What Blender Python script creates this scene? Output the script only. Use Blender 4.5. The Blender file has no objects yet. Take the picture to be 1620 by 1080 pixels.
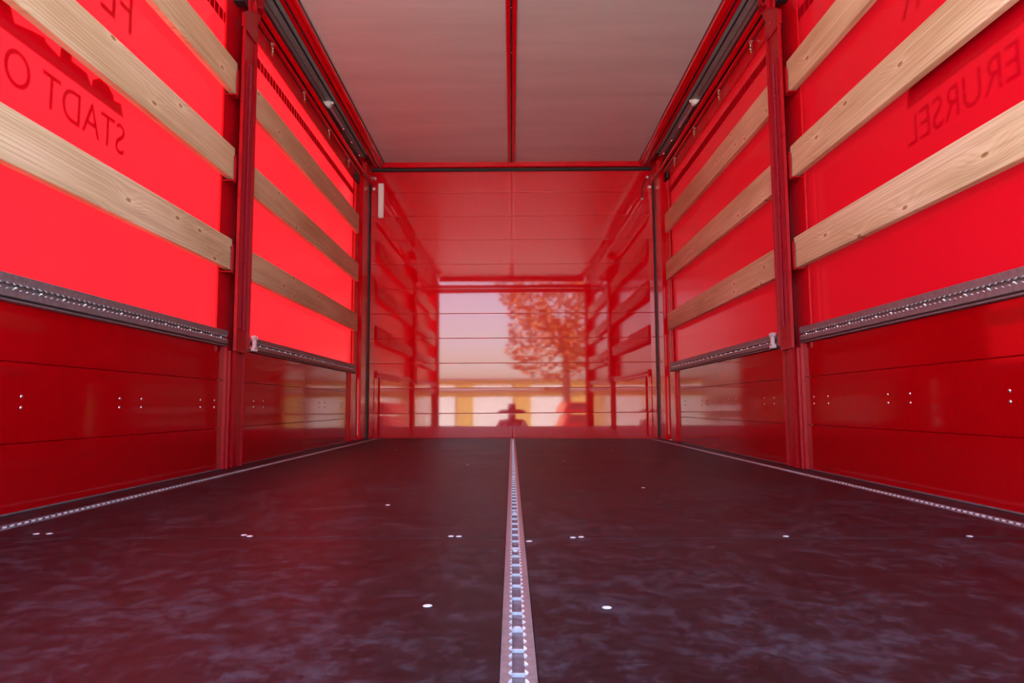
import bpy, bmesh, math, random
from mathutils import Matrix, Vector
random.seed(7)
S = bpy.context.scene
COL = S.collection

# ------------------------------------------------------------------ camera
def cam_matrix(p, y, r, loc):
    M = (Matrix.Rotation(y, 3, 'Z') @ Matrix.Rotation(p, 3, 'X') @ Matrix.Rotation(r, 3, 'Y'))
    right, fwd, up = M.col[0], M.col[1], M.col[2]
    return Matrix(((right.x, up.x, -fwd.x, loc[0]), (right.y, up.y, -fwd.y, loc[1]),
                   (right.z, up.z, -fwd.z, loc[2]), (0, 0, 0, 1)))
cam = bpy.data.cameras.new('camera'); cam.sensor_width = 36; cam.lens = 36 * 1116.6 / 1620
cam.clip_start = .02; cam.clip_end = 2000
cob = bpy.data.objects.new('camera', cam); COL.objects.link(cob)
cob.matrix_world = cam_matrix(0.0915, -0.0008, 0.006, (0, 0, .2605))
S.camera = cob

# ------------------------------------------------------------------ light
W = bpy.data.worlds.new('sky'); S.world = W; W.use_nodes = True
nt = W.node_tree; nt.nodes.clear()
sky = nt.nodes.new('ShaderNodeTexSky'); sky.sky_type = 'NISHITA'; sky.sun_disc = False
SUN_AZ = Vector((-.80, .32)); SUN_EL = math.radians(40)
sky.sun_elevation = SUN_EL; sky.sun_rotation = math.atan2(SUN_AZ.x, SUN_AZ.y)
sky.air_density = 1.0; sky.dust_density = 2.0; sky.ozone_density = 1.0
bg = nt.nodes.new('ShaderNodeBackground'); bg.inputs['Strength'].default_value = 1.8
wo = nt.nodes.new('ShaderNodeOutputWorld')
nt.links.new(sky.outputs[0], bg.inputs[0]); nt.links.new(bg.outputs[0], wo.inputs[0])
sun = bpy.data.lights.new('sun', 'SUN'); sun.energy = 55; sun.angle = math.radians(.55); sun.color = (1, .95, .87)
so = bpy.data.objects.new('sun', sun); COL.objects.link(so)
sd = Vector((SUN_AZ.x * math.cos(SUN_EL) / SUN_AZ.length, SUN_AZ.y * math.cos(SUN_EL) / SUN_AZ.length, math.sin(SUN_EL)))
so.rotation_euler = sd.to_track_quat('Z', 'Y').to_euler(); so.location = sd * 30
vs = S.view_settings; vs.view_transform = 'Standard'; vs.look = 'None'; vs.gamma = 1; vs.use_curve_mapping = False
vs.exposure = -0.1
S.cycles.max_bounces = 14; S.cycles.diffuse_bounces = 7; S.cycles.glossy_bounces = 6; S.cycles.transmission_bounces = 6
S.cycles.sample_clamp_indirect = 12; S.cycles.blur_glossy = .3

# ------------------------------------------------------------------ materials
def newmat(name):
    m = bpy.data.materials.new(name); m.use_nodes = True
    return m, m.node_tree, m.node_tree.nodes['Principled BSDF']
def N(t, typ, **kw):
    n = t.nodes.new(typ)
    for k, v in kw.items():
        if k in n.inputs: n.inputs[k].default_value = v
        else: setattr(n, k, v)
    return n
def coords(t, scale=(1, 1, 1), rnd=0.0, kind='Object'):
    tc = N(t, 'ShaderNodeTexCoord'); mp = N(t, 'ShaderNodeMapping'); mp.inputs['Scale'].default_value = scale
    t.links.new(tc.outputs[kind], mp.inputs['Vector'])
    if rnd:
        oi = N(t, 'ShaderNodeObjectInfo'); mu = N(t, 'ShaderNodeMath', operation='MULTIPLY'); mu.inputs[1].default_value = rnd
        t.links.new(oi.outputs['Random'], mu.inputs[0])
        t.links.new(mu.outputs[0], mp.inputs['Location'])
    return mp
def ramp(t, stops):
    r = N(t, 'ShaderNodeValToRGB'); e = r.color_ramp.elements
    while len(e) < len(stops): e.new(.5)
    for el, (p, c) in zip(e, stops): el.position = p; el.color = (*c, 1) if len(c) == 3 else c
    return r
def simple(name, col, rough=.4, metal=0., spec=.5, noise=0., nscale=30, bump=0., bscale=200, coat=0.):
    m, t, b = newmat(name)
    b.inputs['Base Color'].default_value = (*col, 1); b.inputs['Roughness'].default_value = rough
    b.inputs['Metallic'].default_value = metal; b.inputs['Specular IOR Level'].default_value = spec
    b.inputs['Coat Weight'].default_value = coat; b.inputs['Coat Roughness'].default_value = .04
    if noise:
        mp = coords(t); n = N(t, 'ShaderNodeTexNoise', Scale=nscale, Detail=5.)
        t.links.new(mp.outputs[0], n.inputs['Vector'])
        r = ramp(t, [(.3, tuple(c * (1 - noise) for c in col)), (.7, tuple(min(1, c * (1 + noise)) for c in col))])
        t.links.new(n.outputs['Fac'], r.inputs[0]); t.links.new(r.outputs[0], b.inputs['Base Color'])
        rr = N(t, 'ShaderNodeMapRange'); rr.inputs['To Min'].default_value = rough * .75; rr.inputs['To Max'].default_value = min(1, rough * 1.3)
        t.links.new(n.outputs['Fac'], rr.inputs['Value']); t.links.new(rr.outputs[0], b.inputs['Roughness'])
    if bump:
        mp = coords(t); n = N(t, 'ShaderNodeTexNoise', Scale=bscale, Detail=3.)
        t.links.new(mp.outputs[0], n.inputs['Vector'])
        bu = N(t, 'ShaderNodeBump', Strength=bump, Distance=.002)
        t.links.new(n.outputs['Fac'], bu.inputs['Height']); t.links.new(bu.outputs[0], b.inputs['Normal'])
    return m
RED = (.62, .0006, .0070)
M = {}
M['red'] = simple('red_paint', RED, .14, spec=.42, noise=.06, nscale=14)
M['redmatte'] = simple('red_painted_steel', (.52, .0008, .008), .34, spec=.35, noise=.12, nscale=60, bump=.12, bscale=260)
def plank_mat(name, col, rough, zfreq, dist, wave, spec):
    # glossy coated aluminium plank with faint lengthwise draw lines
    m, t, b = newmat(name)
    b.inputs['Base Color'].default_value = (*col, 1); b.inputs['Roughness'].default_value = rough
    b.inputs['Specular IOR Level'].default_value = spec
    mp = coords(t, zfreq, 40.); n = N(t, 'ShaderNodeTexNoise', Scale=1., Detail=4., Roughness=.6)
    t.links.new(mp.outputs[0], n.inputs['Vector'])
    bu = N(t, 'ShaderNodeBump', Strength=wave, Distance=dist)
    t.links.new(n.outputs['Fac'], bu.inputs['Height']); t.links.new(bu.outputs[0], b.inputs['Normal'])
    return m
M['plank'] = plank_mat('red_gloss_planks', RED, .035, (.5, .5, 22.), .002, .03, .82)
M['drop'] = plank_mat('red_gloss_side_boards', (.34, .0004, .0025), .06, (.4, .4, 20.), .002, .03, .8)
M['post'] = simple('red_post_paint', (.34, .0006, .0065), .30, spec=.4, noise=.12, nscale=60, bump=.10, bscale=260)
M['posttrack'] = simple('red_track_sheen', (.40, .020, .050), .38, metal=.35, noise=.15, nscale=50)  # magenta sheen of the post track lips is put into this colour
M['rubber'] = simple('black_rubber_and_gap_shade', (.012, .011, .012), .5, noise=.2)  # rubber parts, and black strips that paint shade into gaps
M['alu'] = simple('worn_aluminium', (.50, .45, .46), .36, metal=.75, noise=.18, nscale=90, bump=.1)
M['alubright'] = simple('bright_metal_and_glints', (.74, .72, .74), .40, metal=.3, noise=.1, nscale=120)  # bright metal parts, and painted glints on the track lips
M['aludark'] = simple('dull_aluminium_rail', (.22, .19, .20), .42, metal=.55, noise=.22, nscale=70, bump=.15)
M['alugrey'] = simple('grey_roof_profile', (.46, .47, .45), .5, metal=.1, noise=.12, nscale=25)
M['plate'] = simple('brown_grey_rail_plate', (.34, .31, .29), .5, metal=.2, noise=.15, nscale=40)
M['channel'] = simple('dark_channel', (.07, .05, .056), .55, metal=.3, noise=.3, nscale=120)  # dark base tone, gives contrast inside the tracks
M['channelpink'] = simple('scuffed_track_floor', (.24, .15, .17), .5, metal=.2, noise=.35, nscale=120)
M['zinc'] = simple('zinc_screw', (.78, .77, .80), .22, metal=.95, noise=.08, nscale=200)
M['brass'] = simple('yellow_zinc_hook', (.55, .42, .20), .28, metal=.9, noise=.15, nscale=150)
M['white'] = simple('white_plastic', (.80, .78, .74), .4, noise=.03)
M['pinktube'] = simple('grey_painted_tube', (.36, .30, .33), .3, metal=.4, noise=.1)

def mat_floor():
    m, t, b = newmat('brown_phenolic_plywood')
    mp = coords(t, (24., 22., 1.), 50.); n = N(t, 'ShaderNodeTexNoise', Scale=1., Detail=10., Roughness=.74)
    t.links.new(mp.outputs[0], n.inputs['Vector'])
    mp2 = coords(t, (2.2, 2.0, 1.), 30.); n2 = N(t, 'ShaderNodeTexNoise', Scale=1.6, Detail=9., Roughness=.72, Distortion=.5)
    t.links.new(mp2.outputs[0], n2.inputs['Vector'])
    r = ramp(t, [(.40, (.0065, .0014, .0024)), (.51, (.0135, .0062, .0090)), (.64, (.042, .036, .047))])
    ad = N(t, 'ShaderNodeMath', operation='MULTIPLY_ADD'); ad.inputs[1].default_value = .34
    sc = N(t, 'ShaderNodeMath', operation='MULTIPLY'); sc.inputs[1].default_value = .68
    t.links.new(n.outputs['Fac'], sc.inputs[0]); t.links.new(n2.outputs['Fac'], ad.inputs[0]); t.links.new(sc.outputs[0], ad.inputs[2])
    t.links.new(ad.outputs[0], r.inputs[0])
    # dark scuffs
    mp3 = coords(t, (6., 5., 1.), 90.); n3 = N(t, 'ShaderNodeTexNoise', Scale=1., Detail=2., Distortion=1.5)
    t.links.new(mp3.outputs[0], n3.inputs['Vector'])
    r3 = ramp(t, [(.28, (.45, .45, .45)), (.36, (1, 1, 1))]); t.links.new(n3.outputs['Fac'], r3.inputs[0])
    mx = N(t, 'ShaderNodeMix', data_type='RGBA', blend_type='MULTIPLY'); mx.inputs[0].default_value = .8
    t.links.new(r.outputs[0], mx.inputs[6]); t.links.new(r3.outputs[0], mx.inputs[7])
    t.links.new(mx.outputs[2], b.inputs['Base Color'])
    rr = N(t, 'ShaderNodeMapRange'); rr.inputs['To Min'].default_value = .34; rr.inputs['To Max'].default_value = .52; b.inputs['Specular IOR Level'].default_value = .30
    t.links.new(n2.outputs['Fac'], rr.inputs['Value']); t.links.new(rr.outputs[0], b.inputs['Roughness'])
    # wire-mesh embossing of the anti-slip face
    mp4 = coords(t, (1, 1, 1)); w = N(t, 'ShaderNodeTexChecker', Scale=420.)
    t.links.new(mp4.outputs[0], w.inputs['Vector'])
    bu = N(t, 'ShaderNodeBump', Strength=.10, Distance=.0006)
    t.links.new(w.outputs['Fac'], bu.inputs['Height'])
    bu2 = N(t, 'ShaderNodeBump', Strength=.12, Distance=.002); t.links.new(n.outputs['Fac'], bu2.inputs['Height'])
    t.links.new(bu.outputs[0], bu2.inputs['Normal']); t.links.new(bu2.outputs[0], b.inputs['Normal'])
    return m
M['floor'] = mat_floor()

def mat_roof():
    m, t, b = newmat('brushed_grey_roof_sheet')
    mp = coords(t, (.7, 4.5, 1.), 20.); n = N(t, 'ShaderNodeTexNoise', Scale=1.1, Detail=7., Roughness=.6, Distortion=.4)
    t.links.new(mp.outputs[0], n.inputs['Vector'])
    r = ramp(t, [(.3, (.46, .57, .54)), (.55, (.53, .65, .62)), (.75, (.60, .72, .69))])
    t.links.new(n.outputs['Fac'], r.inputs[0]); t.links.new(r.outputs[0], b.inputs['Base Color'])
    b.inputs['Roughness'].default_value = .42; b.inputs['Specular IOR Level'].default_value = .5
    bu = N(t, 'ShaderNodeBump', Strength=.12, Distance=.004)
    t.links.new(n.outputs['Fac'], bu.inputs['Height']); t.links.new(bu.outputs[0], b.inputs['Normal'])
    return m
M['roof'] = mat_roof()

def mat_wood():
    m, t, b = newmat('spruce_board')
    mp = coords(t, (3., .55, 9.), 60.)
    nd = N(t, 'ShaderNodeTexNoise', Scale=1.4, Detail=2.); t.links.new(mp.outputs[0], nd.inputs['Vector'])
    # knots bend the grain
    mk_ = coords(t, (1., 2.9, 7.), 37.); sk_ = N(t, 'ShaderNodeSeparateXYZ'); ck_ = N(t, 'ShaderNodeCombineXYZ')
    t.links.new(mk_.outputs[0], sk_.inputs[0]); t.links.new(sk_.outputs['Y'], ck_.inputs['X']); t.links.new(sk_.outputs['Z'], ck_.inputs['Y'])
    vo = N(t, 'ShaderNodeTexVoronoi', voronoi_dimensions='2D', Scale=1., Randomness=1.); t.links.new(ck_.outputs[0], vo.inputs['Vector'])
    tc = coords(t, (1., 1., 1.), 60.); sx = N(t, 'ShaderNodeSeparateXYZ'); t.links.new(tc.outputs[0], sx.inputs[0])
    a = N(t, 'ShaderNodeMath', operation='MULTIPLY_ADD'); a.inputs[1].default_value = .035
    t.links.new(nd.outputs['Fac'], a.inputs[0]); t.links.new(sx.outputs['Z'], a.inputs[2])
    kk = N(t, 'ShaderNodeMapRange', interpolation_type='SMOOTHSTEP'); kk.inputs['From Min'].default_value = .0; kk.inputs['From Max'].default_value = .42
    kk.inputs['To Min'].default_value = .030; kk.inputs['To Max'].default_value = 0.
    t.links.new(vo.outputs['Distance'], kk.inputs['Value'])
    a2 = N(t, 'ShaderNodeMath', operation='ADD'); t.links.new(a.outputs[0], a2.inputs[0]); t.links.new(kk.outputs[0], a2.inputs[1])
    fr = N(t, 'ShaderNodeMath', operation='MULTIPLY'); fr.inputs[1].default_value = 520.; t.links.new(a2.outputs[0], fr.inputs[0])
    si = N(t, 'ShaderNodeMath', operation='SINE'); t.links.new(fr.outputs[0], si.inputs[0])
    r = ramp(t, [(0., (.60, .42, .25)), (.35, (.635, .46, .28)), (.9, (.66, .49, .31))])
    mr = N(t, 'ShaderNodeMapRange'); mr.inputs['From Min'].default_value = -1; t.links.new(si.outputs[0], mr.inputs['Value']); t.links.new(mr.outputs[0], r.inputs[0])
    # broad tone
    mb = coords(t, (2., 1.1, 6.), 23.); nb = N(t, 'ShaderNodeTexNoise', Scale=1.3, Detail=4.); t.links.new(mb.outputs[0], nb.inputs['Vector'])
    rb = ramp(t, [(.30, (.82, .78, .72)), (.5, (1, 1, 1)), (.68, (1.12, 1.16, 1.26))]); t.links.new(nb.outputs['Fac'], rb.inputs[0])
    mx = N(t, 'ShaderNodeMix', data_type='RGBA', blend_type='MULTIPLY'); mx.inputs[0].default_value = 1.
    t.links.new(r.outputs[0], mx.inputs[6]); t.links.new(rb.outputs[0], mx.inputs[7])
    # fine fibres
    mf = coords(t, (60., 2.2, 210.), 11.); nf = N(t, 'ShaderNodeTexNoise', Scale=1., Detail=3.); t.links.new(mf.outputs[0], nf.inputs['Vector'])
    rf = ramp(t, [(.35, (.78, .75, .70)), (.6, (1, 1, 1))]); t.links.new(nf.outputs['Fac'], rf.inputs[0])
    mx2 = N(t, 'ShaderNodeMix', data_type='RGBA', blend_type='MULTIPLY'); mx2.inputs[0].default_value = 1.
    t.links.new(mx.outputs[2], mx2.inputs[6]); t.links.new(rf.outputs[0], mx2.inputs[7])
    # knot cores with pale halo
    rk = ramp(t, [(.0, (.42, .28, .17)), (.035, (.55, .40, .26)), (.05, (1.15, 1.2, 1.25)), (.11, (1.08, 1.1, 1.15)), (.2, (1, 1, 1))]); t.links.new(vo.outputs['Distance'], rk.inputs[0])
    mx3 = N(t, 'ShaderNodeMix', data_type='RGBA', blend_type='MULTIPLY'); mx3.inputs[0].default_value = .9
    t.links.new(mx2.outputs[2], mx3.inputs[6]); t.links.new(rk.outputs[0], mx3.inputs[7])
    t.links.new(mx3.outputs[2], b.inputs['Base Color'])
    b.inputs['Roughness'].default_value = .62; b.inputs['Specular IOR Level'].default_value = .3
    bu = N(t, 'ShaderNodeBump', Strength=.15, Distance=.001); t.links.new(nf.outputs['Fac'], bu.inputs['Height']); t.links.new(bu.outputs[0], b.inputs['Normal'])
    return m
M['wood'] = mat_wood()

def mat_curtain(name, diff, trans, rough):
    m = bpy.data.materials.new(name); m.use_nodes = True; t = m.node_tree; t.nodes.clear()
    o = N(t, 'ShaderNodeOutputMaterial')
    d = N(t, 'ShaderNodeBsdfDiffuse'); d.inputs[0].default_value = (*diff, 1)
    tr = N(t, 'ShaderNodeBsdfTranslucent'); tr.inputs[0].default_value = (*trans, 1)
    if rough:
        mp = coords(t, (1, 1, 1)); n = N(t, 'ShaderNodeTexNoise', Scale=3., Detail=3.); t.links.new(mp.outputs[0], n.inputs['Vector'])
        r = ramp(t, [(.3, tuple(c * .93 for c in trans)), (.7, tuple(c * 1.05 for c in trans))]); t.links.new(n.outputs['Fac'], r.inputs[0])
        t.links.new(r.outputs[0], tr.inputs[0])
    ad = N(t, 'ShaderNodeAddShader'); t.links.new(d.outputs[0], ad.inputs[0]); t.links.new(tr.outputs[0], ad.inputs[1])
    if rough:
        # woven fabric under PVC coating
        mp = coords(t, (1, 260, 260)); n = N(t, 'ShaderNodeTexNoise', Scale=1., Detail=1.); t.links.new(mp.outputs[0], n.inputs['Vector'])
        bu = N(t, 'ShaderNodeBump', Strength=.06, Distance=.001); t.links.new(n.outputs['Fac'], bu.inputs['Height'])
        g = N(t, 'ShaderNodeBsdfGlossy'); g.inputs['Roughness'].default_value = rough; t.links.new(bu.outputs[0], g.inputs['Normal'])
        f = N(t, 'ShaderNodeFresnel'); ge = N(t, 'ShaderNodeNewGeometry'); ir = N(t, 'ShaderNodeMapRange')
        ir.inputs['To Min'].default_value = 1.27; ir.inputs['To Max'].default_value = 1 / 1.27     # same outer-surface reflection on both faces of the sheet
        t.links.new(ge.outputs['Backfacing'], ir.inputs['Value']); t.links.new(ir.outputs[0], f.inputs['IOR']); mi = N(t, 'ShaderNodeMixShader')
        t.links.new(f.outputs[0], mi.inputs[0]); t.links.new(ad.outputs[0], mi.inputs[1]); t.links.new(g.outputs[0], mi.inputs[2])
        t.links.new(mi.outputs[0], o.inputs[0])
    else:
        t.links.new(ad.outputs[0], o.inputs[0])
    return m
M['curtain'] = mat_curtain('red_pvc_tarpaulin', (.42, .0003, .0080), (.092, .0013, .0020), .17)
M['print'] = mat_curtain('white_vinyl_print', (.6, .6, .6), (.028, .022, .022), 0)
M['band'] = mat_curtain('red_webbing', (.30, .0015, .008), (.10, .004, .008), 0)
M['asphalt'] = simple('pale_concrete_yard', (.40, .385, .36), .85, noise=.25, nscale=8, bump=.3)
M['plaster'] = simple('yellow_plaster', (.62, .42, .13), .8, noise=.1, nscale=3)
M['bark'] = simple('brown_bark', (.10, .07, .05), .9, noise=.4, nscale=20)
M['leaf'] = simple('autumn_leaves', (.30, .095, .015), .6, noise=.5, nscale=2)
M['cloth'] = simple('dark_jacket', (.05, .03, .055), .8, noise=.2)
M['carred'] = simple('red_car_paint', (.50, .012, .012), .2)
M['glass'] = simple('dark_glass', (.02, .025, .03), .05)
M['tyre'] = simple('tyre_rubber', (.02, .02, .02), .8)
M['greyroof'] = simple('grey_roofing', (.22, .21, .21), .7, noise=.2)

# ------------------------------------------------------------------ helpers
def bx(bm, x0, x1, y0, y1, z0, z1, bev=0.):
    vs_ = [bm.verts.new((x, y, z)) for x in (x0, x1) for y in (y0, y1) for z in (z0, z1)]
    F = [(0, 1, 3, 2), (4, 6, 7, 5), (0, 4, 5, 1), (2, 3, 7, 6), (0, 2, 6, 4), (1, 5, 7, 3)]
    fs = [bm.faces.new([vs_[i] for i in f]) for f in F]
    if bev:
        ed = {e for f in fs for e in f.edges}
        bmesh.ops.bevel(bm, geom=list(ed), offset=bev, segments=1, affect='EDGES', profile=.5)
def prism(bm, pts, a0, a1, plane='YZ'):
    """polygon in plane extruded along the remaining axis"""
    def P(u, v, a):
        return {'YZ': (a, u, v), 'XZ': (u, a, v), 'XY': (u, v, a)}[plane]
    A = [bm.verts.new(P(u, v, a0)) for u, v in pts]; B = [bm.verts.new(P(u, v, a1)) for u, v in pts]
    n = len(pts); bm.faces.new(A); bm.faces.new(B[::-1])
    for i in range(n): bm.faces.new((A[i], B[i], B[(i + 1) % n], A[(i + 1) % n]))
def tube(bm, p0, p1, r0, r1=None, seg=12, cap=True):
    p0, p1 = Vector(p0), Vector(p1); r1 = r0 if r1 is None else r1
    d = (p1 - p0).normalized(); q = d.to_track_quat('Z', 'Y'); R0, R1 = [], []
    for i in range(seg):
        a = 2 * math.pi * i / seg; v = q @ Vector((math.cos(a), math.sin(a), 0))
        R0.append(bm.verts.new(p0 + v * r0)); R1.append(bm.verts.new(p1 + v * r1))
    for i in range(seg): bm.faces.new((R0[i], R0[(i + 1) % seg], R1[(i + 1) % seg], R1[i]))
    if cap: bm.faces.new(R0[::-1]); bm.faces.new(R1)
def dome(bm, c, axis, r, h, seg=10, rings=3):
    """low domed screw head"""
    c = Vector(c); q = Vector(axis).normalized().to_track_quat('Z', 'Y'); prev = None
    for k in range(rings + 1):
        a = k / rings * math.pi / 2; rr = r * math.cos(a); z = h * math.sin(a)
        if k == rings:
            top = bm.verts.new(c + q @ Vector((0, 0, h)))
            for i in range(seg): bm.faces.new((prev[i], prev[(i + 1) % seg], top))
        else:
            ring = [bm.verts.new(c + q @ Vector((rr * math.cos(2 * math.pi * i / seg), rr * math.sin(2 * math.pi * i / seg), z))) for i in range(seg)]
            if prev:
                for i in range(seg): bm.faces.new((prev[i], prev[(i + 1) % seg], ring[(i + 1) % seg], ring[i]))
            prev = ring
def mesh(name, bm, mat, smooth=False, mat2=None):
    bmesh.ops.recalc_face_normals(bm, faces=bm.faces[:])
    me = bpy.data.meshes.new(name); bm.to_mesh(me); bm.free(); me.materials.append(mat)
    if mat2: me.materials.append(mat2)
    if smooth:
        for p in me.polygons: p.use_smooth = True
    return me
def obj(name, me, parent=None, loc=None, rot=None):
    o = bpy.data.objects.new(name, me); COL.objects.link(o)
    if parent: o.parent = parent
    if loc is not None: o.location = loc
    if rot is not None: o.rotation_euler = rot
    return o
def mk(name, mat, fn, parent=None, loc=None, smooth=False):
    bm = bmesh.new(); fn(bm); return obj(name, mesh(name, bm, mat, smooth), parent, loc)
def box(name, mat, b, parent=None, bev=0.):
    """box given in world coordinates, origin at its centre"""
    x0, x1, y0, y1, z0, z1 = b; c = Vector(((x0 + x1) / 2, (y0 + y1) / 2, (z0 + z1) / 2))
    bm = bmesh.new(); bx(bm, x0 - c.x, x1 - c.x, y0 - c.y, y1 - c.y, z0 - c.z, z1 - c.z, bev)
    o = obj(name, mesh(name, bm, mat), parent); o.location = c
    return o
def empty(name, loc=(0, 0, 0), rot=(0, 0, 0)):
    o = bpy.data.objects.new(name, None); o.empty_display_size = .1; COL.objects.link(o); o.location = loc; o.rotation_euler = rot
    return o
def tag(o, label, cat=None, group=None, kind=None):
    o['label'] = label
    if cat: o['category'] = cat
    if group: o['group'] = group
    if kind: o['kind'] = kind
    return o
XC = .01                       # centre line of the load box
def X(s, d): return XC + s * d
def sbox(s, d0, d1):           # ordered x range on side s
    a, b = X(s, d0), X(s, d1); return (a, b) if a < b else (b, a)
SIDE = {-1: 'left', 1: 'right'}
Y0, YM, YF = .52, 3.045, 5.818   # rear frame, middle post, front wall
def fz(x): return -.0062 * x     # the floor lies a touch lower on the right

def track_lips(length, width, slot, hole, pitch, th=.0045, seg=7):
    """the two scalloped lips of an anchor track along +Y, top at z=0, as two bmeshes"""
    out = []
    n = int(length / pitch)
    for s in (-1, 1):
        bm = bmesh.new(); prev = None
        ts = []
        for k in range(n):
            for j in range(seg):
                ts.append((k + j / seg) * pitch)
        ts.append(n * pitch)
        if n * pitch < length - 1e-4: ts.append(length)
        for y in ts:
            u = (y % pitch) - pitch / 2
            e = slot
            if abs(u) < hole: e = max(slot, math.sqrt(hole * hole - u * u))
            a = bm.verts.new((s * width, y, 0)); b = bm.verts.new((s * (e + .0008), y, 0)); c = bm.verts.new((s * e, y, -.0008)); d = bm.verts.new((s * e, y, -th))
            if prev:
                bm.faces.new((prev[0], a, b, prev[1]))
                glint = 1 if 0 < u < hole * 1.05 else 0  # painted glint: camera-facing half of each hole gets the second material
                f = bm.faces.new((prev[1], b, c, prev[2])); f.material_index = glint
                f = bm.faces.new((prev[2], c, d, prev[3])); f.material_index = glint
            prev = (a, b, c, d)
        out.append(bm)
    return out
_screw = {}
def screw(name, mat, r, h, parent, loc, rot=(0, 0, 0)):
    k = (mat.name, r, h)
    if k not in _screw:
        bm = bmesh.new(); dome(bm, (0, 0, 0), (0, 0, 1), r, h); _screw[k] = mesh(name, bm, mat, True)
    return obj(name, _screw[k], parent, loc, rot)
def anchor_track(parent, length, width, slot, hole, pitch, depth, mlip, mchan, mscrew=None, every=4, sr=.006, start=2, mglint=None):
    """channel, two lips and screws, local frame: length +Y, opening +Z"""
    def ch(bm):
        for a, b in (((-width, -depth), (width, -depth)), ((-width, -depth), (-width, -.0005)), ((width, -depth), (width, -.0005))):
            v = [bm.verts.new((a[0], 0, a[1])), bm.verts.new((b[0], 0, b[1])), bm.verts.new((b[0], length, b[1])), bm.verts.new((a[0], length, a[1]))]
            bm.faces.new(v)
    mk('track_channel', mchan, ch, parent)
    for bm in track_lips(length, width, slot, hole, pitch): obj('track_lip', mesh('track_lip', bm, mlip, False, mglint or mlip), parent)
    if mscrew:
        k = start
        while k * pitch < length - .02:
            screw('track_screw', mscrew, sr, sr * .55, parent, (0, (k + .5) * pitch, -depth)); k += every

# ------------------------------------------------------------------ the setting: floor
fl = box('floor', M['channel'], (-1.26, 1.28, Y0 - .02, 5.86, -.16, -.031)); tag(fl, 'dark brown plywood cargo floor of the truck box', kind='structure')
fl.rotation_euler.y = .0062
SR = (-1.093, 1.122); CR = .005      # floor track centres
def floor_panel(x0, x1, y0, y1):
    c = Vector(((x0 + x1) / 2, (y0 + y1) / 2, 0)); bm = bmesh.new()
    bx(bm, x0 - c.x, x1 - c.x, y0 - c.y, y1 - c.y, -.03, 0, .0012)
    o = obj('floor_panel', mesh('floor_panel', bm, M['floor']), None)
    o.parent = fl
    floor_fix.append((o, Matrix.Translation((c.x, c.y, fz(c.x))) @ Matrix.Rotation(.0062, 4, 'Y')))
floor_fix = []
TW = .0185
for y0, y1 in ((Y0, 1.4285), (1.4315, 4.258), (4.261, 5.80)):
    floor_panel(SR[0] + TW, CR - TW, y0, y1); floor_panel(CR + TW, SR[1] - TW, y0, y1)
for s, e in ((-1, (X(-1, 1.225), SR[0] - TW)), (1, (SR[1] + TW, X(1, 1.225)))):
    floor_panel(e[0], e[1], Y0, 5.80)
for s in (-1, 1):
    a, b = sbox(s, 1.247, 1.262); o = box('leak_blocker', M['redmatte'], (a, b, Y0 + .105, 5.44, -.15, .03)); o.parent = fl; floor_fix.append((o, Matrix.Translation(o.location)))  # unseen strip added to block light leaking in under the boards
bpy.context.view_layer.update()
for o, w in floor_fix: o.matrix_basis = fl.matrix_world.inverted() @ w
for x, y in ((-.112, .953), (.122, .945), (-.529, 1.45), (-.545, 1.462), (-.124, 1.45), (-.108, 1.448), (.032, 1.397), (.137, 1.442), (.12, 1.436), (-.975, 1.475), (-.95, 1.478),
             (.55, 1.45), (.92, 1.45), (-.33, 1.9), (.42, 2.3), (-.7, 4.28), (.6, 4.24), (-.2, 3.2), (.25, 3.4)):
    o = screw('floor_screw', M['alubright'], .0065, .0016, fl, (0, 0, 0))
    o.matrix_basis = fl.matrix_world.inverted() @ Matrix.Translation((x, y, fz(x) + .0002))
for x, lab in ((SR[0], 'narrow aluminium anchor track in the floor beside the left side boards'), (CR, 'pinkish aluminium anchor track down the middle of the floor'),
               (SR[1], 'narrow aluminium anchor track in the floor beside the right side boards')):
    t = empty('floor_track', (x, Y0, fz(x) + .0006), (0, .0062, 0)); tag(t, lab, 'track', 'floor anchor tracks')
    mid = x == CR
    anchor_track(t, 5.27, .0175, .0062, .0092, .0233, .009, M['alu'] if x == CR else M['aludark'], M['channelpink'] if x == CR else M['channel'], M['alubright'], 20, .0075, 15, M['alubright'])
    if mid:
        bm = bmesh.new(); bx(bm, -.0070, .0070, -.0008, .0008, -.0085, -.0045); rib = mesh('track_rib', bm, M['alubright'])
        for k in range(2, 225, 3): obj('track_rib', rib, t, (0, (k + 1.0) * .0233, 0))
    for s in (-1, 1):
        mk('track_edge', M['alu'], lambda bm: bx(bm, s * .0175 - .0006, s * .0175 + .0006, 0, 5.27, -.006, .0006), t)

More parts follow.
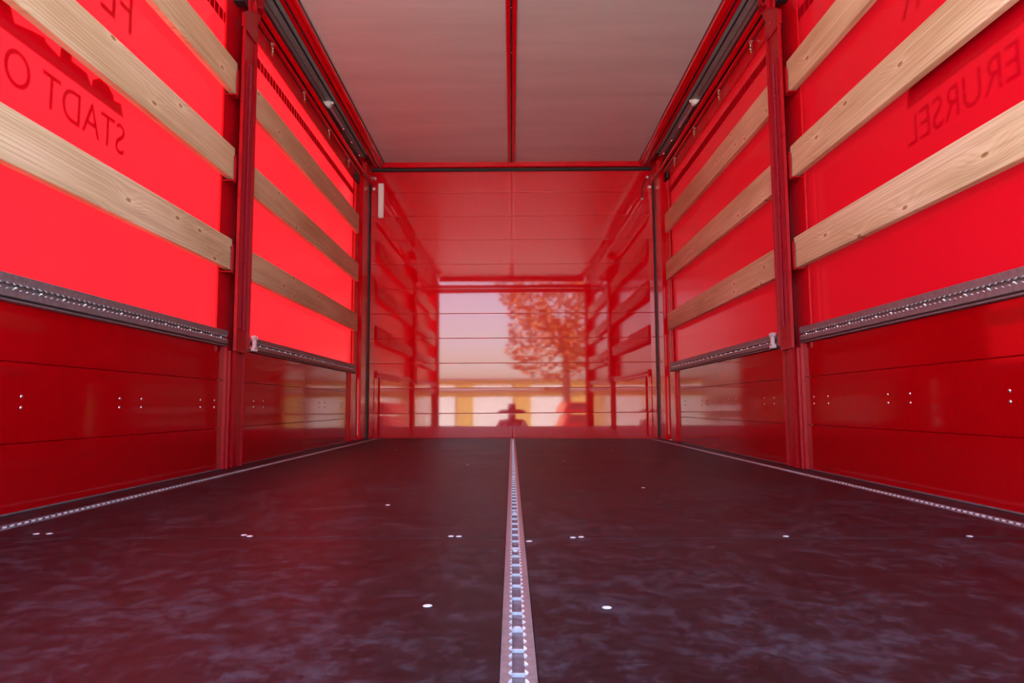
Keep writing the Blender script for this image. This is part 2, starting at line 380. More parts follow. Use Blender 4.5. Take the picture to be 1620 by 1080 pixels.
# ------------------------------------------------------------------ front wall of horizontal planks
wf = box('wall_front', M['red'], (-1.24, 1.26, YF + .006, YF + .05, -.02, 2.36)); tag(wf, 'glossy red front wall of horizontal planks', kind='structure')
ZP = [.006, .205, .412, .617, .824, 1.030, 1.237, 1.446, 1.654, 1.856, 2.057, 2.249]
for k in range(11):
    z0, z1 = ZP[k] + .0008, ZP[k + 1] - .0008; h = (z1 - z0) / 2
    bm = bmesh.new(); rows = []
    bow = (.0003, .0004, .0004, .0003)[k] if k < 4 else random.uniform(.0001, .00025); tilt = .0009 if k == 0 else random.uniform(-.0002, .0002)
    vs_k = [-1, -.986] + [-.97 + 1.94 * i / 12 for i in range(13)] + [.986, 1]; n = len(vs_k) - 1
    for i in range(n + 1):
        v = vs_k[i]; y = bow * v * v + tilt * v * .5
        if i in (0, n): y += .0012
        rows.append([bm.verts.new((x, y, v * h)) for x in (-1.185, 1.185)])
    for i in range(n): bm.faces.new((rows[i][0], rows[i][1], rows[i + 1][1], rows[i + 1][0]))
    for r_ in (rows[0], rows[-1]):
        b = [bm.verts.new((v.co.x, .006, v.co.z)) for v in r_]; bm.faces.new((r_[0], r_[1], b[1], b[0]))
    me = mesh('wall_plank', bm, M['plank'], True)
    for p in me.polygons:
        if abs(p.normal.y) < .4: p.use_smooth = False
    o = obj('wall_plank', me, wf, Vector((XC, YF, (z0 + z1) / 2)) - wf.location)
# rubber seal round the front wall, header beam
sl = empty('door_seal', (XC, YF - .012, 0)); tag(sl, 'thin black rubber seal framing the red front wall', 'seal')
for s in (-1, 1): mk('seal_strip', M['rubber'], lambda bm: bx(bm, s * 1.197 - .012, s * 1.197 + .012, -.016, .014, .005, 2.262, .004), sl)
mk('seal_strip', M['rubber'], lambda bm: bx(bm, -1.2, 1.2, -.016, .014, 2.238, 2.262, .004), sl)
hd = empty('trim_1', (XC, YF - .03, 2.26)); tag(hd, 'red header beam above the front wall', kind='structure')
mk('header_face', M['red'], lambda bm: bx(bm, -1.10, 1.10, -.02, .05, .004, .048, .003), hd)
mk('header_gap_shade', M['rubber'], lambda bm: bx(bm, -1.10, 1.10, .0, .05, .0485, .06), hd)  # solid black strip painting shade above the header face
mk('header_backing', M['redmatte'], lambda bm: bx(bm, -1.27, 1.27, .03, .06, -.02, .13), hd)

# ------------------------------------------------------------------ roof
ce = box('ceiling', M['alugrey'], (X(-1, 1.30), X(1, 1.30), Y0 - .02, 5.87, 2.345, 2.40)); tag(ce, 'grey sheet roof of the truck box', kind='structure')
for s in (-1, 1):
    a, b = sorted((X(s, .028), X(s, 1.085)))
    o = box('roof_panel', M['roof'], (a, b, Y0, 5.80, 2.305, 2.333), None, .002)
    o.parent = ce; o.location = o.location - ce.location
rt = empty('roof_track', (XC, Y0, 2.296), (0, math.pi, 0)); tag(rt, 'red perforated track along the middle of the roof', 'track')
anchor_track(rt, 5.26, .013, .0045, .0085, .0233, .010, M['redmatte'], M['channel'], M['zinc'], 20, .0045, 6)
for s in (-1, 1): mk('track_side', M['red'], lambda bm: bx(bm, min(s * .0135, s * .028), max(s * .0135, s * .028), 0, 5.26, -.012, .002 if s > 0 else .0015, .001), rt)
for s in (-1, 1):
    t = empty('roof_side_track', (X(s, 1.118), Y0, 2.258), (0, math.pi, 0)); tag(t, f'red perforated track under the {SIDE[s]} edge of the roof', 'track')
    anchor_track(t, 5.24, .022, .005, .0088, .0233, .010, M['red'], M['channel'])
    q = -s   # local x is mirrored
    def prof(bm):
        a, b = sorted((q * -.0225, q * -.030)); bx(bm, a, b, 0, 5.24, -.05, .0, .0015)
        a, b = sorted((q * -.030, q * -.047)); bx(bm, a, b, 0, 5.24, -.047, -.012, .0015)
        a, b = sorted((q * .0225, q * .026)); bx(bm, a, b, 0, 5.24, -.085, .0)
    mk('track_profile', M['red'], prof, t)
    a, b = sorted((q * -.047, q * -.0495)); mk('joint_strip', M['rubber'], lambda bm: bx(bm, a, b, 0, 5.24, -.047, -.040), t)

# ------------------------------------------------------------------ side frames
def cant_rail(s):
    t = empty('cant_rail', (X(s, 1.24), Y0 + .11, 2.06)); tag(t, f'layered red and grey roof rail above the {SIDE[s]} curtain', 'rail', 'roof rails')
    L = 4.86
    def rel(d0, d1, z0, z1, name, mat, bev=0.):
        a, b = sorted((s * (d0 - 1.24), s * (d1 - 1.24)))
        mk(name, mat, lambda bm: bx(bm, a, b, 0, L, z0 - 2.06, z1 - 2.06, bev), t)
    rel(1.236, 1.243, 2.032, 2.345, 'web', M['redmatte'])
    rel(1.264, 1.275, 2.085, 2.345, 'outer_cover', M['redmatte'])
    rel(1.243, 1.264, 2.25, 2.345, 'web_filler', M['redmatte'])
    rel(1.2065, 1.2285, 2.108, 2.122, 'lower_track', M['redmatte'], .003)
    rel(1.2285, 1.236, 2.112, 2.16, 'track_gap_shade', M['rubber'])  # black bar standing in for shade beside the lower track
    rel(1.176, 1.201, 2.125, 2.142, 'upper_track', M['red'], .003)
    rel(1.201, 1.206, 2.128, 2.20, 'track_gap_shade', M['rubber'])  # black bar standing in for shade behind the upper track
    rel(1.172, 1.236, 2.248, 2.258, 'grey_plate', M['plate'])
    rel(1.148, 1.204, 2.272, 2.280, 'grey_strip', M['alugrey'])
    rel(1.206, 1.2085, 2.2465, 2.2482, 'plate_groove', M['rubber'])
    rel(1.166, 1.172, 2.249, 2.259, 'plate_gap_shade', M['rubber'])  # black strip paints the shade along the plate's inner edge
    a = s * (1.232 - 1.24)
    mk('curtain_cable', M['zinc'], lambda bm: tube(bm, (a, 0, .045), (a, L, .045), .0016, seg=6), t)
for s in (-1, 1): cant_rail(s)

def curtain(s):
    t = empty('curtain', (X(s, 1.252), 3.0, .52))
    tag(t, 'bright sunlit red tarpaulin curtain on the left with dark mirrored lettering' if s < 0 else 'deep red shaded tarpaulin curtain on the right with faint mirrored lettering', 'curtain')
    bm = bmesh.new(); nx, nz = 60, 24; g = []
    for i in range(nx + 1):
        col_ = []
        for j in range(nz + 1):
            y = -2.37 + 4.87 * i / nx; z = -.03 + 1.66 * j / nz
            d = .0008 * math.sin(y * 2.1 + s) * math.sin(math.pi * j / nz) + .0002 * math.sin(y * 9 + j * .3)
            col_.append(bm.verts.new((s * d, y, z)))
        g.append(col_)
    for i in range(nx):
        for j in range(nz): bm.faces.new((g[i][j], g[i + 1][j], g[i + 1][j + 1], g[i][j + 1]))
    obj('curtain_sheet', mesh('curtain_sheet', bm, M['curtain'], True), t)
    # stitched band near the top: dark webbing fields
    bm = bmesh.new(); bx(bm, -.0006, .0006, -.0188, .0188, -.024, .024); fld = mesh('webbing_field', bm, M['band'])
    y = .8 - 3.0
    while y < 2.42:
        obj('webbing_field', fld, t, (-s * .0025, y, 1.950 - .52)); y += .0455
    # print on the outer face
    def text(body, z, cap, y_start, width):
        cu = bpy.data.curves.new('lettering', 'FONT'); cu.body = body; cu.size = 1.; cu.resolution_u = 4
        to = bpy.data.objects.new('tmp', cu); COL.objects.link(to)
        dg = bpy.context.evaluated_depsgraph_get(); me = bpy.data.meshes.new_from_object(to.evaluated_get(dg))
        bpy.data.objects.remove(to); me.name = 'lettering'
        xs = [v.co.x for v in me.vertices]; ys = [v.co.y for v in me.vertices]
        x0, x1, z0, z1 = min(xs), max(xs), min(ys), max(ys)
        for v in me.vertices:
            u = (v.co.x - x0) / (x1 - x0) * width; w = (v.co.y - z0) / (z1 - z0) * cap
            v.co = (0, s * u, w)
        me.materials.clear(); me.materials.append(M['print'])
        obj('lettering', me, t, (s * .0022, y_start - 3.0, z - .52))
    y_st = 2.205 if s < 0 else 2.172 - 1.13
    text('STADT OBERURSEL', 1.066, .099, y_st, 1.13); text('FEUERWEHR', 1.477, .142, y_st + (.012 if s < 0 else 0), 1.13)
    sk = [(0, 1.19), (.017, 1.23), (.058, 1.225), (.059, 1.238), (.093, 1.256), (.136, 1.259), (.172, 1.237), (.174, 1.216), (.2, 1.243), (.271, 1.245), (.273, 1.276),
          (.32, 1.268), (.324, 1.229), (.383, 1.241), (.387, 1.25), (.438, 1.242), (.5, 1.227), (.524, 1.271), (.545, 1.33), (.56, 1.40), (.575, 1.33), (.60, 1.26), (.66, 1.275), (.70, 1.262),
          (.715, 1.30), (.74, 1.32), (.765, 1.30), (.80, 1.262), (.87, 1.268), (.90, 1.29), (.945, 1.262), (.98, 1.262), (1.0, 1.285), (1.03, 1.30), (1.06, 1.30), (1.10, 1.262), (1.12, 1.24), (1.14, 1.19)]
    def sky_(bm):
        v = [bm.verts.new((0, s * u, z - 1.19)) for u, z in sk]; bm.faces.new(v)
    o = mk('skyline_print', M['print'], sky_, t, (s * .0022, (2.193 if s < 0 else 2.172 - 1.14) - 3.0, 1.19 - .52))
for s in (-1, 1): curtain(s)

# wooden slats ------------------------------------------------------
ZS = [('lowest', .843, .977), ('middle', 1.236, 1.378), ('topmost', 1.615, 1.760)]
for s in (-1, 1):
    for bay, ya, yb in (('near', Y0 + .11, 2.965), ('far', 3.125, 5.43)):
        for nm, z0, z1 in ZS:
            a, b = sbox(s, 1.20, 1.226); dz = .005 if (s > 0) else 0
            o = box('wooden_slat', M['wood'], (a, b, ya, yb, z0 - dz, z1 - dz), None, .002)
            tag(o, f'{nm} pale spruce slat across the {SIDE[s]} curtain in the {bay} bay', 'slat', 'wooden side slats')
            # long boards sag a hair and are never cut perfectly straight
            o.rotation_euler.x = random.uniform(-.0012, .0012)

# side boards ---------------------------------------------------------
RIV = [1.68 + .5665 * k for k in range(-1, 7)]
def drop_side(s, ya, yb, bay):
    t = empty('side_board', (X(s, 1.24), (ya + yb) / 2, 0)); yc = (ya + yb) / 2
    tag(t, f'dark red low side board under the {SIDE[s]} curtain in the {bay} bay', 'side board', 'side boards')
    zb = fz(X(s, 1.21)) + .001
    for z0, z1 in ((zb, .1765), (.178, .3745), (.376, .516)):
        bm = bmesh.new(); h = (z1 - z0) / 2; rows = []; bow = random.uniform(.0001, .0003)
        vk = [-1, -.988] + [-.975 + 1.95 * i / 8 for i in range(9)] + [.988, 1]; n = len(vk) - 1
        for i in range(n + 1):
            v = vk[i]; d = bow * v * v + (.0012 if i in (0, n) else 0)
            rows.append([bm.verts.new((s * d, y, v * h)) for y in (ya - yc, yb - yc)])
        for i in range(n): bm.faces.new((rows[i][0], rows[i][1], rows[i + 1][1], rows[i + 1][0]))
        back = [[bm.verts.new((s * .022, y, v * h)) for y in (ya - yc, yb - yc)] for v in (-1, 1)]
        bm.faces.new((back[0][0], back[0][1], back[1][1], back[1][0]))
        bm.faces.new((rows[0][0], rows[0][1], back[0][1], back[0][0])); bm.faces.new((rows[-1][0], rows[-1][1], back[1][1], back[1][0]))
        obj('board_plank', mesh('board_plank', bm, M['drop']), t, (s * (1.218 - 1.24), 0, (z0 + z1) / 2))
    a, b = sorted((0, s * .006)); mk('board_leak_backing', M['redmatte'], lambda bm: bx(bm, a, b, ya - yc, yb - yc, zb, .516), t)  # backing added to stop light leaking through the plank joints
    a, b = sorted((s * -.024, s * -.0215)); mk('floor_edge_strip', M['aludark'], lambda bm: bx(bm, a, b, ya - yc, yb - yc, zb, zb + .004), t)
    for y in RIV:
        for dy in (-.0645, .0645):
            for z in (.264, .2915):
                yy = y + dy
                if ya + .02 < yy < yb - .02:
                    screw('rivet', M['zinc'], .0048, .003, t, (s * (1.2178 - 1.24), yy - yc, z), (0, -s * math.pi / 2, 0))
    # anchor rail on the top edge
    yr = ya + (.089 if bay == 'far' else 0); r = empty('anchor_rail', (X(s, 1.2), yr, .553)); tag(r, f'dull aluminium anchor rail topping the {SIDE[s]} side board in the {bay} bay', 'rail', 'side anchor rails')
    L = yb - ya - .003 if bay == 'near' else 5.39 - yr
    def flats(bm):
        for z0, z1 in ((.009, .030), (-.026, -.009)):
            a, b = sorted((0, s * .03)); bx(bm, a, b, 0, L, z0, z1, .0012)
        a, b = sorted((s * .012, s * .03)); bx(bm, a, b, 0, L, -.0095, .0095)
    mk('rail_body', M['aludark'], flats, r)
    a, b = sorted((s * .004, s * .03)); mk('rail_groove_shade', M['rubber'], lambda bm: bx(bm, a, b, 0, L, -.031, -.0262), r)  # black bar paints the shade under the rail body
    a, b = sorted((s * .002, s * .03)); mk('rail_foot', M['aludark'], lambda bm: bx(bm, a, b, 0, L, -.036, -.031, .001), r)
    for bm in track_lips(L, .0105, .0045, .0085, .0233):
        me = mesh('track_lip', bm, M['aludark'], False, M['alubright'])  # bright second material paints glints on the hole edges
        o = obj('track_lip', me, r, (-s * .0004, 0, 0), (0, -s * math.pi / 2, 0))
    k = 1
    while (k + .5) * .0233 < L - .02:
        screw('rail_screw', M['zinc'], .0058, .0075, r, (s * .0115, (k + .5) * .0233, -.001), (0, -s * math.pi / 2, 0)); k += 4
    if bay == 'far':
        def fit(bm):
            a_ = -s * .016; lo, hi = sorted((a_, 0))
            bx(bm, lo, hi, -.008, .008, -.036, .036, .002)
            for z in (-.022, .020):
                for y in (-.018, .018):
                    bx(bm, lo, hi, min(0, y), max(0, y), z - .004, z + .004, .001)
                    bx(bm, lo, hi, y - .004, y + .004, z - (.014 if z < 0 else .0), z + (.014 if z > 0 else 0), .001)
        f = mk('end_fitting', M['alubright'], fit, r, (0, .004, .002)); f['label'] = 'bright zinc end fitting'
for s in (-1, 1):
    drop_side(s, Y0 + .11, 2.954, 'near'); drop_side(s, 3.141, 5.15, 'far')

# middle posts -----------------------------------------------------------
def mid_post(s):
    t = empty('middle_post', (X(s, 1.19), YM, 0)); tag(t, f'red steel post with perforated face between the two {SIDE[s]} bays', 'post', 'middle posts')
    def pb(name, mat, d0, d1, y0, y1, z0, z1, bev=.001):
        a, b = sorted((s * (d0 - 1.19), s * (d1 - 1.19)))
        return mk(name, mat, lambda bm: bx(bm, a, b, y0 - YM, y1 - YM, z0, z1, bev), t)
    zb = fz(X(s, 1.2)) + .001
    pb('back_plate', M['redmatte'], 1.230, 1.238, 2.905, 3.17, .525, 2.03)
    pb('web_plate', M['post'], 1.188, 1.230, 3.075, 3.085, .50, 1.99)
    pb('face_plate', M['post'], 1.184, 1.188, 2.968, 3.122, .50, 1.97)
    pb('flange', M['post'], 1.172, 1.188, 2.968, 2.972, .50, 1.985); pb('flange', M['post'], 1.172, 1.188, 3.118, 3.122, .52, 1.965)
    pb('flange_lip', M['post'], 1.172, 1.1755, 2.972, 2.976, .50, 1.985, 0); pb('flange_lip', M['post'], 1.172, 1.1755, 3.114, 3.118, .52, 1.965, 0)
    tr = 1.2
    for bm in track_lips(tr, .030, .0095, .0145, .0233):
        bmesh.ops.rotate(bm, verts=bm.verts[:], cent=(0, 0, 0), matrix=Matrix.Rotation(math.pi / 2, 3, 'X'))       # length +Z, opening -Y
        bmesh.ops.rotate(bm, verts=bm.verts[:], cent=(0, 0, 0), matrix=Matrix.Rotation(-s * math.pi / 2, 3, 'Z'))
        obj('track_lip', mesh('track_lip', bm, M['posttrack'], False, M['posttrack']), t, (s * (1.1775 - 1.19), 0, .60))
    pb('track_wall', M['post'], 1.1775, 1.184, YM - .0305, YM - .0295, .60, 1.80, 0); pb('track_wall', M['post'], 1.1775, 1.184, YM + .0295, YM + .0305, .60, 1.80, 0)
    screw('post_screw', M['zinc'], .006, .004, t, (0, .018, .575), (0, -s * math.pi / 2, 0))
    # lower part between the side boards
    pb('lower_post', M['post'], 1.205, 1.24, 2.955, 3.14, zb, .5245, .0005)
    pb('lower_cover', M['post'], 1.190, 1.205, 3.008, 3.048, zb, .52, .002); pb('lower_rib', M['post'], 1.194, 1.205, 2.968, 2.976, zb, .50); pb('lower_rib', M['post'], 1.192, 1.205, 3.118, 3.126, zb, .52)
    # head plate reaching up to the roof rail
    pts = [(2.960, 1.93), (2.960, 1.995), (3.03, 2.045), (3.022, 2.085), (2.985, 2.13), (2.975, 2.24), (3.20, 2.24), (3.20, 2.115), (3.165, 2.09), (3.125, 2.03), (3.125, 1.93)]
    a, b = sorted((s * (1.176 - 1.19), s * (1.186 - 1.19)))
    mk('head_plate', M['post'], lambda bm: prism(bm, [(y - YM, z) for y, z in pts], a, b, 'YZ'), t)
    pb('head_flange', M['post'], 1.160, 1.176, 3.055, 3.06, 2.05, 2.10); pb('head_flange', M['post'], 1.160, 1.176, 3.11, 3.17, 2.10, 2.104)
    pb('head_stop', M['rubber'], 1.188, 1.236, 2.985, 3.03, 2.06, 2.16)
    for y, z in ((3.07, 1.99), (3.09, 2.12), (3.15, 2.13)): screw('head_bolt', M['post'], .007, .005, t, (s * (1.176 - 1.19), y - YM, z), (0, -s * math.pi / 2, 0))
    for nm, z0, z1 in ZS:
        for ys in (-1, 1):
            y1 = 2.968 if ys < 0 else 3.122
            ya, yb = sorted((y1, y1 + ys * .022))
            def br(bm):
                a, b = sorted((s * (1.190 - 1.19), s * (1.196 - 1.19)))
                pts = [(ya, z0 - .012), (yb, z0 - .012), (yb, z0 + .100), (yb if ys > 0 else ya, z0 + .108), (ya, z0 + .108)] if ys > 0 else [(ya, z0 - .012), (yb, z0 - .012), (yb, z0 + .108), (ya + .006, z0 + .108), (ya, z0 + .100)]
                seen = []
                for p in pts:
                    if p not in seen: seen.append(p)
                prism(bm, [(y - YM, z) for y, z in seen], a, b, 'YZ')
                a, b = sorted((0, s * (1.232 - 1.19))); y2, y3 = sorted((y1, y1 + ys * .045)); bx(bm, a, b, y2 - YM, y3 - YM, z0 - .014, z0 - .009)
            mk('slat_bracket', M['post'], br, t)
for s in (-1, 1): mid_post(s)

# front corner posts and rear corner posts -----------------------------------
def corner(s):
    t = empty('front_corner_post', (X(s, 1.2), 5.6, 0)); tag(t, f'red corner post where the {SIDE[s]} side meets the front wall', 'post', 'front corner posts')
    zb = fz(X(s, 1.2)) + .001
    def pb(name, mat, d0, d1, y0, y1, z0, z1, bev=.002):
        a, b = sorted((s * (d0 - 1.2), s * (d1 - 1.2)))
        return mk(name, mat, lambda bm: bx(bm, a, b, y0 - 5.6, y1 - 5.6, z0, z1, bev), t)
    pb('inner_column', M['red'], 1.197, 1.262, 5.565, 5.783, zb, 2.34)
    pb('lower_column', M['red'], 1.212, 1.243, 5.285, 5.45, zb, .515)
    pb('upper_column', M['red'], 1.230, 1.243, 5.455, 5.497, .515, 2.03, .001)
    pb('groove_plate', M['redmatte'], 1.238, 1.250, 5.497, 5.565, zb, 2.34, 0)
    pb('lower_backing', M['redmatte'], 1.236, 1.243, 5.15, 5.285, zb, .52, 0); pb('edge_lip', M['redmatte'], 1.228, 1.243, 5.43, 5.438, .515, 2.03, .001)
    pb('top_gusset', M['redmatte'], 1.16, 1.197, 5.50, 5.783, 2.12, 2.215); pb('top_block', M['rubber'], 1.21, 1.228, 5.38, 5.48, 2.03, 2.09)
    pb('outer_wall', M['redmatte'], 1.266, 1.275, 5.44, 5.86, -.1, 2.34, 0)
    for k, (y, z) in enumerate(((5.52, 2.16), (5.60, 2.12), (5.68, 2.15))): screw('gusset_bolt', M['zinc'], .006, .004, t, (s * (1.16 - 1.2), y - 5.6, z), (0, -s * math.pi / 2, 0))
    r = empty('rear_corner_post', (X(s, 1.2), Y0, 0)); tag(r, f'red rear corner post on the {SIDE[s]} of the open loading end', 'post', 'rear corner posts')
    a, b = sorted((s * -.03, s * .08)); mk('post_box', M['red'], lambda bm: bx(bm, a, b, -.06, .10, -.14, 2.40, .006), r)
    a, b = sorted((s * -.03, s * -.045)); mk('door_stop', M['redmatte'], lambda bm: bx(bm, a, b, -.05, -.02, -.1, 2.2, .002), r)
for s in (-1, 1): corner(s)
rh = empty('rear_header', (XC, Y0, 2.27)); tag(rh, 'red rear header with a lower bar over the open loading end', 'beam')
mk('header_beam', M['red'], lambda bm: bx(bm, -1.155, 1.155, -.06, .02, -.06, .13, .004), rh)
mk('lower_bar', M['red'], lambda bm: bx(bm, -1.155, 1.155, -.05, -.01, -.20, -.11, .004), rh)

# curtain hooks, gas struts --------------------------------------------------
def hook():
    h = empty('curtain_hook')
    mk('roller', M['zinc'], lambda bm: tube(bm, (-.006, 0, 0), (.006, 0, 0), .009, seg=12), h)
    mk('strap', M['brass'], lambda bm: bx(bm, -.0035, .0035, -.008, .008, -.050, -.004, .0008), h)
    mk('eye', M['brass'], lambda bm: [tube(bm, (.0, .0055 * math.cos(i * .785), -.057 + .0075 * math.sin(i * .785)), (0, .0055 * math.cos((i + 1) * .785), -.057 + .0075 * math.sin((i + 1) * .785)), .0028, seg=6) for i in range(8)], h)
    for z in (-.024, -.042): screw('rivet', M['zinc'], .0045, .004, h, (.0035, 0, z), (0, math.pi / 2, 0)); screw('rivet', M['zinc'], .0045, .004, h, (-.0035, 0, z), (0, -math.pi / 2, 0))
    return h
proto = hook(); first = True
ORD = ['nearest to the middle post', 'second from the middle post', 'third from the middle post', 'last before the front wall']
for s in (-1, 1):
    for k, y in enumerate((3.43, 3.985, 4.55, 5.12)):
        if first: h = proto; first = False
        else:
            h = proto.copy(); COL.objects.link(h)
            for ch in proto.children:
                c = ch.copy(); COL.objects.link(c); c.parent = h
        h.location = (X(s, 1.214), y, 2.098); h.rotation_euler.z = .15 * s
        tag(h, f'small brass curtain hook under the {SIDE[s]} roof rail, {ORD[k]}', 'hook', 'curtain hooks')
for s in (-1, 1):
    g = empty('gas_strut', (X(s, 1.198), 4.45, 2.232)); tag(g, f'grey gas strut with white end cap beside the {SIDE[s]} roof rail', 'strut', 'gas struts')
    mk('cylinder', M['pinktube'], lambda bm: tube(bm, (0, .012, 0), (0, .38, 0), .0145, seg=16), g, smooth=False)
    def cap(bm):
        tube(bm, (0, -.012, 0), (0, .014, 0), .019, .022, seg=14); bx(bm, -.036, .036, -.008, .010, .0, .016, .003)
    mk('end_cap', M['white'], cap, g)
    mk('rod', M['aludark'], lambda bm: tube(bm, (0, .38, 0), (0, .95, .0), .006, seg=10), g)
    for y in (.40, .655, .93): mk('ball_joint', M['zinc'], lambda bm: bmesh.ops.create_uvsphere(bm, u_segments=12, v_segments=8, radius=.0105), g, (-s * .004, y, -.006), True)
    mk('bracket', M['redmatte'], lambda bm: bx(bm, -.010, .010, .94, .97, -.01, .03, .002), g)

# lamp, bolts and cable on the front wall --------------------------------------
lp = empty('wall_lamp', (-1.091, YF - .001, 1.99)); tag(lp, 'white upright strip lamp near the top left of the front wall', 'lamp')
mk('housing', M['white'], lambda bm: bx(bm, -.024, .024, -.02, 0, -.147, .147, .004), lp)
mk('diffuser', simple('milky_diffuser', (.86, .84, .82), .3, noise=.02), lambda bm: bx(bm, -.018, .018, -.0225, -.0195, -.138, .138, .001), lp)
mk('end_clip', M['zinc'], lambda bm: bx(bm, -.012, .012, -.012, -.002, -.156, -.147, .001), lp)
for x, z, lab in ((-1.149, 2.186, 'upper round bolt left of the white strip lamp'), (-1.153, 2.093, 'lower round bolt left of the white strip lamp'),
                  (1.159, 2.183, 'upper round bolt in the top right corner of the front wall'), (1.173, 2.096, 'lower round bolt in the top right corner of the front wall')):
    b = empty('bolt', (x, YF, z)); tag(b, lab, 'bolt', 'front wall bolts')
    mk('washer', M['zinc'], lambda bm: tube(bm, (0, 0, 0), (0, -.004, 0), .015, seg=16), b)
    mk('head', M['white'], lambda bm: dome(bm, (0, -.004, 0), (0, -1, 0), .010, .006), b)
cu = bpy.data.curves.new('cable', 'CURVE'); cu.dimensions = '3D'; cu.bevel_depth = .004; cu.bevel_resolution = 2
sp = cu.splines.new('BEZIER'); P = [(1.15, 0, 2.17), (1.118, -.012, 2.11), (1.106, -.014, 2.05), (1.108, -.008, 1.99)]
sp.bezier_points.add(len(P) - 1)
for p, c in zip(sp.bezier_points, P): p.co = (c[0], YF - .006 + c[1], c[2]); p.handle_left_type = p.handle_right_type = 'AUTO'
to = bpy.data.objects.new('tmp', cu); COL.objects.link(to); me = bpy.data.meshes.new_from_object(to.evaluated_get(bpy.context.evaluated_depsgraph_get())); bpy.data.objects.remove(to)
me.materials.clear(); me.materials.append(M['rubber']); cb = obj('cable', me); tag(cb, 'short black cable hanging in the top right corner of the front wall', 'cable')
mk('clip', M['zinc'], lambda bm: bx(bm, 1.098, 1.118, YF - .014, YF - .001, 1.985, 2.0, .002), cb)

# ------------------------------------------------------------------ outside, seen mirrored in the front wall
GZ = -1.06
gr = mk('ground', M['asphalt'], lambda bm: bx(bm, -120, 120, -160, 60, GZ - .2, GZ)); tag(gr, 'sunlit grey yard behind the truck', kind='structure')
hs = empty('garage_building', (0, -34, GZ)); tag(hs, 'low yellow plastered garage row across the yard', 'building')
mk('wall', M['plaster'], lambda bm: bx(bm, -10, 26, -6, 0, 0, 2.7), hs)
mk('roof', M['greyroof'], lambda bm: bx(bm, -10.3, 26.3, -6.3, .3, 2.7, 2.95, .03), hs)
for k in range(9): 
    x = -8.6 + k * 3.7
    d = mk('garage_door', M['white'], lambda bm: bx(bm, -1.25, 1.25, 0, .05, 0, 2.1, .01), hs, (x, 0, 0)); mk('handle', M['zinc'], lambda bm: bx(bm, -.08, .08, .05, .09, .9, .95), d)
def tree(x, y, h, r, lab, seed):
    rd = random.Random(seed); t = empty('tree', (x, y, GZ)); tag(t, lab, 'tree', 'trees across the yard')
    def tr(bm):
        tube(bm, (0, 0, 0), (0, 0, h * .45), .22, .15); 
        for k in range(7):
            a = k * 2.4; p = Vector((0, 0, h * (.3 + .05 * k % .3))); tube(bm, p, p + Vector((math.cos(a) * r * .6, math.sin(a) * r * .6, h * .3)), .09, .03, 8)
    mk('trunk', M['bark'], tr, t)
    bm = bmesh.new()
    for k in range(4200):
        while True:
            v = Vector((rd.uniform(-1, 1), rd.uniform(-1, 1), rd.uniform(-1, 1)))
            if .25 < v.length < 1: break
        c = Vector((v.x * r, v.y * r, h * .62 + v.z * h * .38)); c += Vector((math.sin(c.z * 2 + c.x), math.cos(c.z * 1.7), 0)) * r * .12
        q = Vector((rd.gauss(0, 1), rd.gauss(0, 1), rd.gauss(0, 1))).normalized().to_track_quat('Z', 'Y'); e = rd.uniform(.09, .2)
        bm.faces.new([bm.verts.new(c + q @ Vector(w)) for w in ((-e, 0, 0), (0, -e * .6, .02), (e, 0, 0), (0, e * .6, .02))])
    o = obj('foliage', mesh('foliage', bm, M['leaf']), t); o['kind'] = 'stuff'
tree(2.6, -22, 9.5, 3.1, 'broad orange autumn tree just right behind the photographer', 3)
tree(8.5, -26, 10.5, 3.4, 'tall orange autumn tree farther right in the yard', 5)
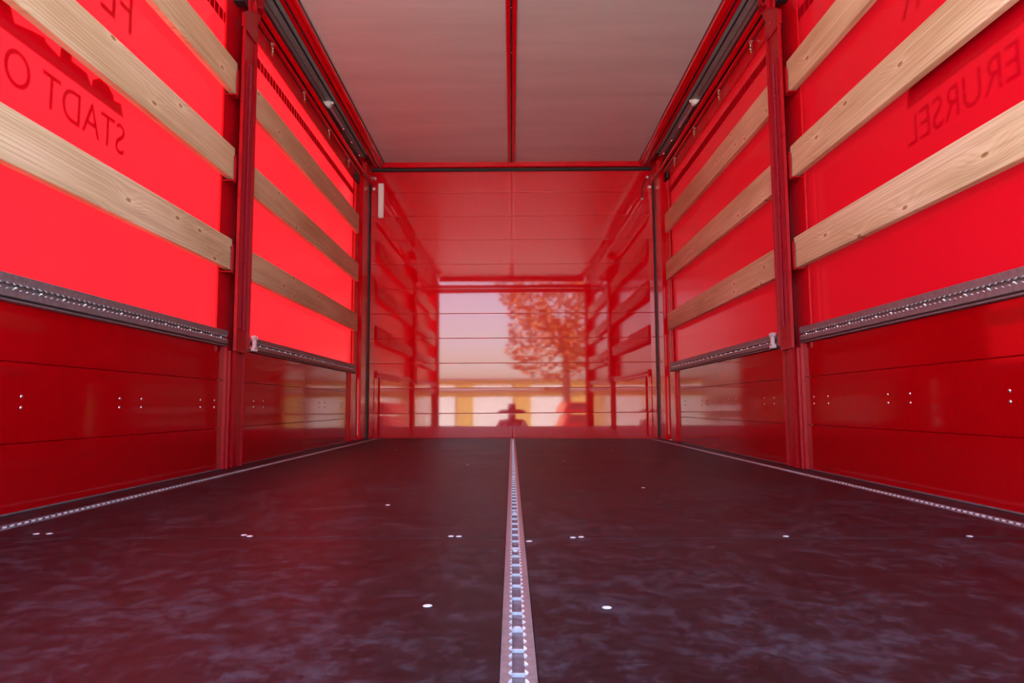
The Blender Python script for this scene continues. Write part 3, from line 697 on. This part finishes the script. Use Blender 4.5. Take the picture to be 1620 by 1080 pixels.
# photographer kneeling behind the open loading end
def person():
    J = {'pel': (0, -.62, -.42), 'sp': (0, -.60, -.22), 'ch': (0, -.50, -.02), 'nk': (0, -.44, .12), 'hd': (0, -.40, .20), 'top': (0, -.40, .29),
         'ls': (-.19, -.47, .05), 'le': (-.27, -.33, -.14), 'lw': (-.12, -.15, -.02), 'lh': (-.06, -.10, .04),
         'rs': (.19, -.47, .05), 're': (.27, -.33, -.14), 'rw': (.12, -.15, -.02), 'rh': (.06, -.10, .04),
         'lk': (-.16, -.22, -.62), 'la': (-.16, -.62, -1.0), 'lt': (-.16, -.42, -1.03), 'rk': (.16, -.30, -.66), 'ra': (.17, -.70, -.99), 'rt': (.17, -.52, -1.03), 'lp': (-.10, -.60, -.45), 'rp': (.10, -.60, -.45)}
    R = {'pel': .15, 'sp': .14, 'ch': .16, 'nk': .055, 'hd': .085, 'top': .07, 'ls': .075, 'le': .05, 'lw': .035, 'lh': .035, 'rs': .075, 're': .05, 'rw': .035, 'rh': .035,
         'lk': .065, 'la': .045, 'lt': .04, 'rk': .065, 'ra': .045, 'rt': .04, 'lp': .11, 'rp': .11}
    Ed = [('pel', 'sp'), ('sp', 'ch'), ('ch', 'nk'), ('nk', 'hd'), ('hd', 'top'), ('ch', 'ls'), ('ls', 'le'), ('le', 'lw'), ('lw', 'lh'), ('ch', 'rs'), ('rs', 're'), ('re', 'rw'), ('rw', 'rh'),
          ('pel', 'lp'), ('lp', 'lk'), ('lk', 'la'), ('la', 'lt'), ('pel', 'rp'), ('rp', 'rk'), ('rk', 'ra'), ('ra', 'rt')]
    ks = list(J); me = bpy.data.meshes.new('person'); me.from_pydata([Vector(J[k]) - Vector((0, -.55, GZ)) for k in ks], [(ks.index(a), ks.index(b)) for a, b in Ed], [])
    o = obj('person', me, None, (0, -.55 - .12, GZ)); sk = o.modifiers.new('skin', 'SKIN'); ss = o.modifiers.new('sub', 'SUBSURF'); ss.levels = ss.render_levels = 2
    for i, k in enumerate(ks): me.skin_vertices[0].data[i].radius = (R[k], R[k])
    me.skin_vertices[0].data[0].use_root = True; me.materials.append(M['cloth'])
    tag(o, 'photographer in dark clothing kneeling behind the open loading end', 'person')
person()
# red car parked farther back
c = empty('car', (2.6, -13, GZ)); tag(c, 'small red car parked in the yard', 'car')
mk('body', M['carred'], lambda bm: (prism(bm, [(-.85, .35), (.85, .35), (.88, .75), (.80, .92), (.66, 1.40), (-.66, 1.40), (-.80, .92), (-.88, .75)], -3.9, 0, 'XZ')), c)
mk('windscreen', M['glass'], lambda bm: prism(bm, [(-.70, .95), (.70, .95), (.58, 1.34), (-.58, 1.34)], 0, .01, 'XZ'), c)
for x in (-.72, .72):
    for y in (-.7, -3.1): mk('wheel', M['tyre'], lambda bm: tube(bm, (x - .1, y, .31), (x + .1, y, .31), .31, seg=20), c)
